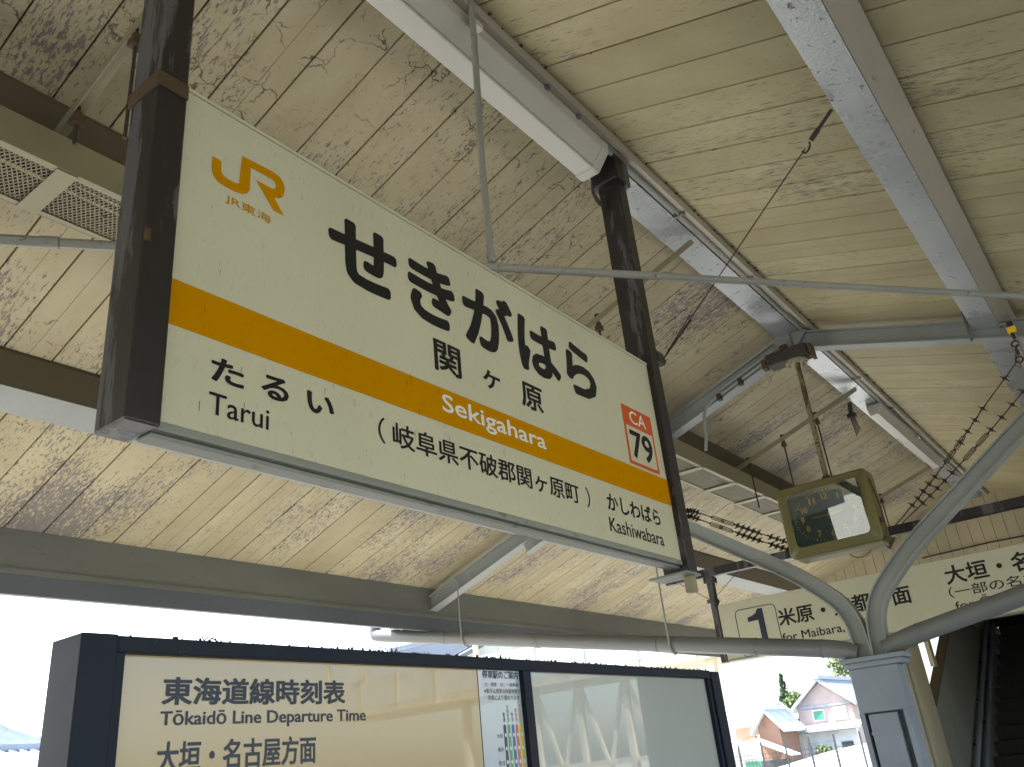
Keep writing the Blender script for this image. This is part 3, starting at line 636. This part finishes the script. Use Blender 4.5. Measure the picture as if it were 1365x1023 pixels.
spiked('spiked_cable', 'lower spiked cable beside it, right of the clock', seg((1.78, 7.08, 3.98), (.40, 7.25, 3.06), 12, .04), ((.12, .4), (.66, .86)))
spiked('spiked_cable', 'upper spiked cable between the name board and the clock', seg((-2.0, 7.1, 3.95), (-1.36, 7.1, 3.58), 3)+seg((-1.28, 7.1, 3.56), (-.40, 7.1, 3.03), 10, .0), ((.22, .32), (.60, .74), (.82, .98)))
spiked('spiked_cable', 'lower spiked cable between the name board and the clock', seg((-2.0, 7.05, 3.86), (-1.36, 7.05, 3.52), 3)+seg((-1.28, 7.05, 3.50), (-.42, 7.05, 2.98), 10, .01), ((.24, .33), (.62, .76), (.84, .98)))
ch = thing('chain_shackle', 'short hanging chain with brass shackle on the right rafter', 'chain', (1.60, 6.87, 4.1))
mb = MB()
for k in range(4): mb.torus((1.60-.006*k, 6.86, 4.13-.062*k), (1, 0, 0) if k % 2 else (.2, 1, 0), (0, 0, 1), .024, .007, 0, 360, 10, 5)
mb.build('links', M['iron'], ch); MB().box((1.575, 6.84, 4.155), (1.635, 6.885, 4.205)).build('shackle', M['gold'], ch, bevel=.006)
MB().box((1.585, 6.85, 4.206), (1.625, 6.885, 4.25)).build('clamp', M['iron'], ch)

# ------------------------------------------------------------------ drain pipes
def drain(sg, label):
    dp = thing('drain_pipe', label, 'pipe', (sg*.15, 6.97, 2.16), 'rain pipes sloping to the column head')
    pts = [(sg*.10, 6.95, 2.12), (sg*.16, 6.95, 2.145), (sg*.30, 6.95, 2.185), (sg*5.16, 6.95, 3.08), (sg*5.24, 6.95, 3.10), (sg*5.26, 6.95, 3.14), (sg*5.24, 6.95, 3.24)]
    MB().tube(pts, .068, 20).build('pipe', M['pipe'], dp, smooth=True)
    b_ = MB()
    for t in (.012, .12, .3, .56, .8): 
        q = Vector(pts[2]).lerp(Vector(pts[3]), t); dd = (Vector(pts[3])-Vector(pts[2])).normalized(); b_.tube([q, q+dd*(.012 if t < .2 else .05)], .0715, 20)
    b_.build('joint', M['pipe'], dp, smooth=True)
    for xh in (1.62, 3.93):
        q = Vector((sg*xh, 6.95, 2.185+(xh-.3)*.1842)); zt = roof(xh, .2)
        h_ = MB().tube([(q.x-sg*.0, 6.86, zt+.02), (q.x, 6.865, q.z+.13), (q.x, 6.87, q.z+.06)]+[(q.x, 6.95-.083*math.cos(R_(a)), q.z+.083*math.sin(R_(a))) for a in range(20, -110, -18)], .008, 6)
        h_.torus((q.x-.06, 6.86, zt+.02), (1, 0, 0), (0, 0, 1), .06, .009, 0, 110, 8, 5)
        h_.build('hanger', M['grey'], dp, smooth=True)
    return dp
drain(-1, 'thick grey rain pipe running left from the column head above the timetable case')
drain(1, 'thick grey rain pipe running up to the right from the column head')

# ------------------------------------------------------------------ timetable case
tb = thing('timetable_case', 'dark framed glazed timetable case standing under the name board', 'notice board', (-.3, 2.85, 0))
ZT2 = 1.955
MB().box((-.395, 1.073, 0), (-.25, 1.168, 1.962)).build('post', M['board_frame'], tb, bevel=.004)
MB().box((-.395, 4.60, 0), (-.25, 4.70, 1.955)).build('post', M['board_frame'], tb, bevel=.004)
MB().box((-.385, 1.17, 1.919), (-.256, 4.598, 1.960)).build('top_rail', M['board_frame'], tb, bevel=.003)
MB().box((-.38, 1.17, .72), (-.262, 4.598, .78)).build('bottom_rail', M['board_frame'], tb, bevel=.003)
MB().box((-.33, 1.17, .781), (-.264, 1.196, 1.926)).build('stile', M['board_frame'], tb)
MB().box((-.33, 2.875, .781), (-.262, 2.925, 1.926)).build('stile', M['board_frame'], tb)
MB().box((-.33, 4.57, .781), (-.264, 4.599, 1.926)).build('stile', M['board_frame'], tb)
MB().box((-.36, 1.197, .781), (-.285, 2.611, 1.926)).build('timetable_sheet', M['poster'], tb)
MB().box((-.36, 2.615, .781), (-.284, 2.874, 1.926)).build('route_map_sheet', M['map_white'], tb)
MB().box((-.36, 2.612, .781), (-.2835, 2.6145, 1.926)).build('sheet_edge', M['ln_navy'], tb)
MB().box((-.36, 2.926, .781), (-.285, 4.569, 1.926)).build('blank_panel', M['panel_grey'], tb)
b_ = MB()
for _ in range(420):
    yy = random.uniform(1.2, 4.55); b_.disc((-.2565-random.random()**2*.1, yy, random.choice((1.9595, 1.9595, random.uniform(1.925, 1.958)))), (random.uniform(-.5, .5), random.uniform(-.5, .5), 1), random.uniform(.0015, .005), random.uniform(.002, .008), 5)
for y0 in (1.42, 1.45, 2.1, 2.13, 2.17, 2.72, 2.75, 3.3):
    for k in range(4): p0 = Vector((-.28+random.uniform(-.03, .03), y0+random.uniform(-.02, .02), 1.956)); b_.tube([p0, p0+Vector((random.uniform(-.01, .01), random.uniform(-.03, .03), random.uniform(.006, .022)))], .0018, 4)
b_.build('moss_and_grit', M['iron'], tb, kind='stuff')
FT = ((-.285, 0, 0), (0, 1, 0), (0, 0, 1), (1, 0, 0)); FM = ((-.284, 0, 0),)+FT[1:]
lettering('東海道線時刻表', FT, 1.318, 1.950, 1.797, 1.868, M['navy_ink'], tb, .030)
lettering('Tōkaidō Line Departure Time', FT, 1.317, 2.036, 1.737, 1.784, M['navy_ink'], tb, .020)
lettering('大垣・名古屋方面', FT, 1.315, 1.832, 1.634, 1.710, M['navy_ink'], tb, .022)
lettering('停車駅のご案内', FM, 2.640, 2.865, 1.887, 1.917, M['navy_ink'], tb, .02)
lettering('○：停車　◇：一部停車', FM, 2.650, 2.862, 1.857, 1.873, M['ink'], tb, .0)
lettering('※数字は標準の所要時間で', FM, 2.646, 2.870, 1.833, 1.851, M['ink'], tb, .0)
lettering('列車により異なります', FM, 2.664, 2.862, 1.809, 1.827, M['ink'], tb, .0)
for i, (c, ztxt) in enumerate((('ln_navy', 1.765), ('ln_green', 1.79), ('ln_blue', 1.765), ('ln_orange', 1.78), ('ln_yellow', 1.795))):
    y0 = 2.744+i*.0258
    pts = outline(y0, y0+.017, .83, 1.722, .008); poly(FM, pts, M[c], tb, 'line_bar', .0008)
    lettering(['普\n通', '区\n間\n快\n速', '快\n速', '新\n快\n速', '特\n別\n快\n速'][i], FM, y0+.003, y0+.015, 1.731, ztxt, M[c if i else 'ink'], tb, .01)
    d_ = MB()
    for k in range(10):
        zc = 1.684-k*.047; d_.add([Vector((-.284+.0016, y0+.0085+.0055*math.cos(R_(a)), zc+.0075*math.sin(R_(a)))) for a in range(0, 360, 45)], [tuple(range(8))])
    d_.build('stop_dots', M['white_ink'], tb)
for k, s_ in enumerate(('大垣', '垂井', '関ケ原', '柏原')):
    lettering(s_, FM, 2.700, 2.735, 1.674-k*.047, 1.690-k*.047, M['ink'], tb, .0)

# ------------------------------------------------------------------ footbridge stairs behind the column
sr = thing('station_stairs', 'enclosed dark staircase climbing away behind the column', 'stairs', (1.2, 9.3, 0))
xw = -.25
MB().box((xw-.10, 9.05, 0), (xw, 9.60, 2.74)).build('end_post', M['post_yellow'], sr, bevel=.004)
MB().box((xw-.12, 8.98, 0), (xw-.02, 9.045, 2.74)).build('end_trim', M['wall_beige'], sr)
# solid side wall under the sloping window sill
def zs(y): return 1.83+(y-9.78)*.482
MB().prism([(9.602, 0), (16, 0), (16, 2.73), (11.6, 2.73), (9.602, zs(9.602))], 'X', xw-.08, xw).build('side_wall', M['wall_beige'], sr)
MB().prism([(9.602, zs(9.602)+.001), (11.5, zs(11.5)+.001), (11.5, zs(11.5)+.03), (9.602, zs(9.602)+.03)], 'X', xw-.09, xw+.008).build('sill', M['brown_timber'], sr)
MB().box((xw-.07, 10.2, zs(10.3)+.07), (xw-.03, 10.33, 2.74)).build('mullion', M['post_yellow'], sr)
MB().box((xw-.105, 11.3, 2.5), (xw-.081, 16, 2.73)).build('wall_panel', M['wall_beige'], sr)
MB().box((xw-.12, 9.0, 2.832), (2.8, 14.9, 2.87)).build('shade_ceiling_slab', M['brown_timber'], sr)  # added unseen ceiling that keeps light off the steps
MB().prism([(15.1, 3.002), (20, 5.4), (20, 5.46), (15.1, 3.06)], 'X', xw, 2.72).build('shade_ceiling_slab', M['brown_timber'], sr)  # sloping continuation of the added light-blocking ceiling
MB().box((xw-.10, 9.05, 2.742), (xw, 16, 2.831)).build('head_beam', M['post_yellow'], sr)
for (ya_, yb_) in ((9.66, 10.19), (10.37, 11.19)):
    MB().add([(xw-.05, ya_, zs(ya_)+.06), (xw-.05, yb_, zs(yb_)+.06), (xw-.05, yb_, 2.74), (xw-.05, ya_, 2.74)], [(0, 1, 2, 3)]).build('pane', M['glass'], sr)
for k, (off, mt) in enumerate(((0, 'column'), (.24, 'column'))):
    p0 = (xw+.06, 10.1, .80+off*1.0); p1 = (xw+.06, 15.5, .80+off+5.4*.5)
    hr = MB().tube([p0, p1], .028, 10).build('handrail', M[mt], sr, smooth=True)
    bb = MB()
    for q in range(6): yy = 10.8+q*.9; zz = p0[2]+(yy-10.1)*.5; bb.box((xw+.001, yy-.02, zz-.05), (xw+.06, yy+.02, zz-.02))
    bb.build('bracket', M['rust'], hr)
for k in range(34):
    yy = 9.45+k*.30; MB().box((xw+.02, yy, max(0, k*.15)), (2.6, yy+.31, (k+1)*.15)).build('step', M['dark'], sr)
MB().box((2.6, 9.2, 0), (2.72, 19.9, 2.83)).build('side_wall', M['wall_beige'], sr)
MB().box((xw, 19.9, 0), (2.72, 20.0, 6)).build('landing_wall', M['brown_timber'], sr)

# covered footbridge further on, crossing the tracks
fb = thing('footbridge', 'pale covered footbridge crossing the tracks beyond the canopy', 'footbridge', (0, 26, 4))
MB().box((-18.6, 25, 4.15), (26, 28, 4.4)).build('deck', M['bridge_cream'], fb)
MB().box((-18.6, 25.0, 4.42), (26, 25.12, 5.5)).build('parapet', M['bridge'], fb)
MB().box((-18.9, 24.8, 7.2), (26, 28.2, 7.35)).build('roof', M['roof_white'], fb)
for k in range(4, 27):
    x = -26+k*2-.6*(k == 4); MB().box((x-.06, 24.96, 4.16), (x+.06, 25.14, 7.19)).build('upright', M['bridge_cream'], fb)
    if k < 26 and k > 4: MB().bar((x+.06, 24.97, 5.5 if k % 2 else 7.15), (x+1.94, 24.97, 7.15 if k % 2 else 5.5), .05, .09).build('brace', M['bridge'], fb)
for x in (-9.7, -12.6, -18.3, 19):
    MB().box((x-.12, 25.3, -1.3), (x+.12, 25.6, 4.15)).build('pier', M['bridge_cream'], fb)

for x in (8.6, 10.4, 12.2, 14.0, 15.8):
    if x < 15: 
        MB().bar((x+.1, 25.3, -1.0), (x+1.7, 25.3, 4.0), .09, .12).bar((x+.1, 25.42, 4.0), (x+1.7, 25.42, -1.0), .09, .12).build('cross_brace', M['bridge_cream'], fb)
    MB().box((x-.1, 25.25, -1.3), (x+.1, 25.47, 4.149)).build('pier', M['bridge_cream'], fb)
MB().box((8.5, 25.26, 1.5), (15.9, 25.46, 1.66)).build('tie_beam', M['bridge_cream'], fb)

# ------------------------------------------------------------------ houses and trees beyond
def house(label, x0, x1, y0, y1, ze, zr, wall, roofm, axis='Y', wins=(), ov=.35, cat='house'):
    h = thing('house', label, cat, ((x0+x1)/2, (y0+y1)/2, -1.3))
    MB().box((x0, y0, -1.3), (x1, y1, ze)).build('wall', M[wall], h)
    if axis == 'Y':
        xm = (x0+x1)/2; MB().prism([(x0, ze+.001), (x1, ze+.001), (xm, zr-.05)], 'Y', y0, y1).build('gable', M[wall], h)
        s = (zr-ze)/(xm-x0)
        for sg in (-1, 1):
            xe = x0-ov if sg < 0 else x1+ov; zz = ze-s*ov
            MB().prism([(xe, zz), (xm, zr), (xm, zr+.16), (xe, zz+.16)], 'Y', y0-ov, y1+ov).build('roof_slope', M[roofm], h)
            ridges = MB()
            q = y0-ov+.1
            while q < y1+ov: ridges.bar((xe, q, zz+.19), (xm, q, zr+.19), .08, .06); q += .3
            ridges.build('tile_ribs', M[roofm], h, kind='stuff')
        MB().bar((xm, y0-ov-.05, zr+.22), (xm, y1+ov, zr+.22), .3, .2).build('ridge', M[roofm], h)
    else:
        ym = (y0+y1)/2; MB().prism([(y0, ze+.001), (y1, ze+.001), (ym, zr-.05)], 'X', x0, x1).build('gable', M[wall], h)
        s = (zr-ze)/(ym-y0)
        for sg in (-1, 1):
            ye = y0-ov if sg < 0 else y1+ov; zz = ze-s*ov
            MB().prism([(ye, zz), (ym, zr), (ym, zr+.16), (ye, zz+.16)], 'X', x0-ov, x1+ov).build('roof_slope', M[roofm], h)
            rb = MB(); q = x0-ov+.1
            while q < x1+ov: rb.bar((q, ye, zz+.19), (q, ym, zr+.19), .08, .06); q += .3
            rb.build('tile_ribs', M[roofm], h, kind='stuff')
        MB().bar((x0-ov-.05, ym, zr+.22), (x1+ov, ym, zr+.22), .3, .2).build('ridge', M[roofm], h)
    for (a, b__, c, d_, mt) in wins:
        f_ = MB().box((a-.06, y0-.05, c-.06), (b__+.06, y0-.001, d_+.06)).build('window', M['house_white'], h)
        MB().box((a, y0-.07, c), (b__, y0-.051, d_)).box(((a+b__)/2-.02, y0-.08, c), ((a+b__)/2+.02, y0-.071, d_)).build('pane', M[mt], f_)
    return h
hA = house('pinkish two-storey house with wide grey gable roof nearest the column', -16.25, -13.25, 50, 60, 3.35, 4.55, 'house_pink', 'tile', 'Y', ((-15.4, -14.85, 2.6, 3.05, 'curtain'), (-14.3, -13.65, 2.55, 3.1, 'bridge')), ov=.3)
MB().prism([(49.0, 2.0), (49.95, 2.3), (49.95, 2.38), (49.0, 2.08)], 'X', -16.9, -12.8).build('porch_roof', M['tile'], hA)
MB().box((-16.5, 49.6, -1.3), (-13.2, 49.94, 1.98)).build('ground_floor', M['house_white'], hA)
MB().box((-15.9, 49.5, .9), (-14.5, 49.59, 1.5)).build('shutter', M['bridge'], hA)
MB().box((-14.1, 49.5, .6), (-13.5, 49.59, 1.4)).build('window', M['window'], hA)
MB().box((-16.2, 49.93, 3.22), (-13.3, 49.99, 3.34)).build('gable_band', M['tile'], hA)
hB = house('white house with broad pale tiled roof at the left edge of the street view', -20.6, -17.7, 48, 53, 2.95, 3.75, 'house_white', 'roof_white', 'X', ((-20.2, -19.6, 1.9, 2.7, 'window'),), ov=.25)
MB().prism([(46.9, 1.45), (47.95, 1.95), (47.95, 2.05), (46.9, 1.55)], 'X', -20.8, -18.9).build('porch_roof', M['roof_white'], hB)
MB().box((-19.2, 47.8, 2.0), (-18.1, 47.97, 2.6)).build('blind', M['house_brown'], hB)
MB().box((-19.0, 47.9, -1.0), (-18.0, 47.97, .9)).build('garage_door', M['curtain'], hB)
hF = house('grey-roofed white house set back behind the others', -19.6, -16.6, 60, 66, 3.3, 4.4, 'house_white', 'tile', 'X', ((-18.9, -18.2, 2.2, 2.9, 'window'),), ov=.3)
hC = house('small red-brown house with glaring pale roof between the two larger ones', -17.3, -16.15, 46.5, 49, 2.55, 3.2, 'house_brown', 'roof_white', 'Y', (), ov=.35)
MB().prism([(-17.2, 1.9), (-15.2, 1.0), (-15.2, 1.08), (-17.2, 1.98)], 'Y', 45.0, 46.2).build('lean_to_roof', M['roof_white'], hC)
MB().box((-17.0, 45.3, -1.3), (-15.8, 46.2, .9)).build('lean_to', M['fence'], hC)
hD = house('long station house with grey tiled roof across the tracks, left of the footbridge', -25.2, -19.2, 24.6, 31, 5.5, 6.7, 'house_white', 'tile_dark', 'X', ())
for k in range(5): MB().box((-24.6+k*1.1, 24.52, 4.2), (-23.9+k*1.1, 24.59, 5.3)).build('window', M['window'], hD)
gs = thing('reflection_block', 'added unseen dark shed beside the tracks behind the viewer', 'reflection block', (-20, -45, -1.3))  # added off-camera mass, sized to darken the left of the clock reflection
MB().box((-26, -50.5, -1.3), (-15, -33, 9)).build('wall', M['block'], gs)
MB().prism([(-26.5, 8.9), (-14.5, 8.9), (-20.5, 11.5)], 'Y', -51, -32.5).build('roof', M['tile'], gs)
hE = house('low tiled roof just showing at the bottom left corner', -30, -21, 4, 13.5, 2.3, 3.35, 'house_white', 'tile', 'Y', ())
# lineside fence and pale retaining wall
fn = thing('mesh_fence', 'dark lineside mesh fence in front of the houses', 'fence', (-12, 36, -1.3))
for k in range(12):
    x = -18+k*1.0; MB().box((x-.03, 36-.03, -1.3), (x+.03, 36.03, 1.75)).build('post', M['fence'], fn)
b_ = MB()
for k in range(14): b_.box((-18, 35.995, -.8+k*.16), (-7, 36.005, -.785+k*.16))
for k in range(74): b_.box((-18+k*.15, 35.985, -.8), (-17.99+k*.15, 35.994, 1.4))
b_.build('mesh', M['fence'], fn, kind='stuff')
rw = thing('retaining_wall', 'sunlit pale concrete wall behind the fence', 'wall', (-12, 41, -1.3))
MB().prism([(-17.5, -1.3), (-6, -1.3), (-6, 1.75), (-12, 1.1), (-17.5, .1)], 'Y', 41, 41.3).build('wall', M['house_white'], rw)

def tree(name, label, x, y, h, r, mat, conif=False, seed=1):
    rnd = random.Random(seed); t_ = thing(name, label, 'tree', (x, y, -1.35)); z0 = -1.35
    tk = MB().tube([(x, y, z0), (x+.1, y, z0+h*.4), (x, y, z0+h*.9)], [.03*h, .02*h, .005*h], 8)
    for k in range(6):
        a = k*1.1; zb = z0+h*(.35+.08*k); tk.tube([(x, y, zb), (x+math.cos(a)*r*.6, y+math.sin(a)*r*.6, zb+h*.15)], [.01*h, .003*h], 5)
    tk.build('trunk', M['bark'], t_)
    lf = MB(); clumps = []
    for k in range(26 if not conif else 90):
        if conif:
            f = k/90; a = rnd.uniform(0, 6.28); rr = r*(1-f)*rnd.uniform(.3, 1); clumps.append((x+math.cos(a)*rr, y+math.sin(a)*rr, z0+h*(.15+.85*f), r*.35*(1.1-f)))
        else:
            a = rnd.uniform(0, 6.28); p_ = rnd.uniform(-.6, 1); rr = r*math.sqrt(max(.05, 1-p_*p_))*rnd.uniform(.4, 1); clumps.append((x+math.cos(a)*rr, y+math.sin(a)*rr, z0+h*.66+p_*h*.3, r*rnd.uniform(.22, .4)))
    for (a, b__, c, s) in clumps:
        for _ in range(170):
            d_ = Vector((rnd.gauss(0, 1), rnd.gauss(0, 1), rnd.gauss(0, 1))).normalized()*s*rnd.random()**.4; p_ = Vector((a, b__, c))+d_
            u = Vector((rnd.gauss(0, 1), rnd.gauss(0, 1), rnd.gauss(0, 1))).normalized(); v = u.cross(d_+Vector((.01, 0, 0))).normalized(); sz = .11*rnd.uniform(.6, 1.4)
            lf.add([p_-u*sz, p_+v*sz*.6, p_+u*sz, p_-v*sz*.6], [(0, 1, 2, 3)])
    lf.build('crown', mat, t_)
tree('broadleaf_tree', 'large green tree behind the roof of the pinkish house', -17.3, 66, 8.6, 2.4, M['leaf'], False, 3)
tree('conifer_tree', 'slender dark conifer above the gap between the houses', -23.5, 68, 7.9, 1.5, M['leaf_dark'], True, 5)
tree('broadleaf_tree', 'low green tree in the gap between the white and pinkish houses', -21.3, 64, 6.2, 1.8, M['leaf'], False, 9)
tree('broadleaf_tree', 'bright shrubby tree behind the lineside fence', -13.2, 44, 2.6, .7, M['leaf'], False, 12)

for o in bpy.data.objects:
    if '_o' in o: del o['_o']
    if o.get('kind') == 'part': del o['kind']
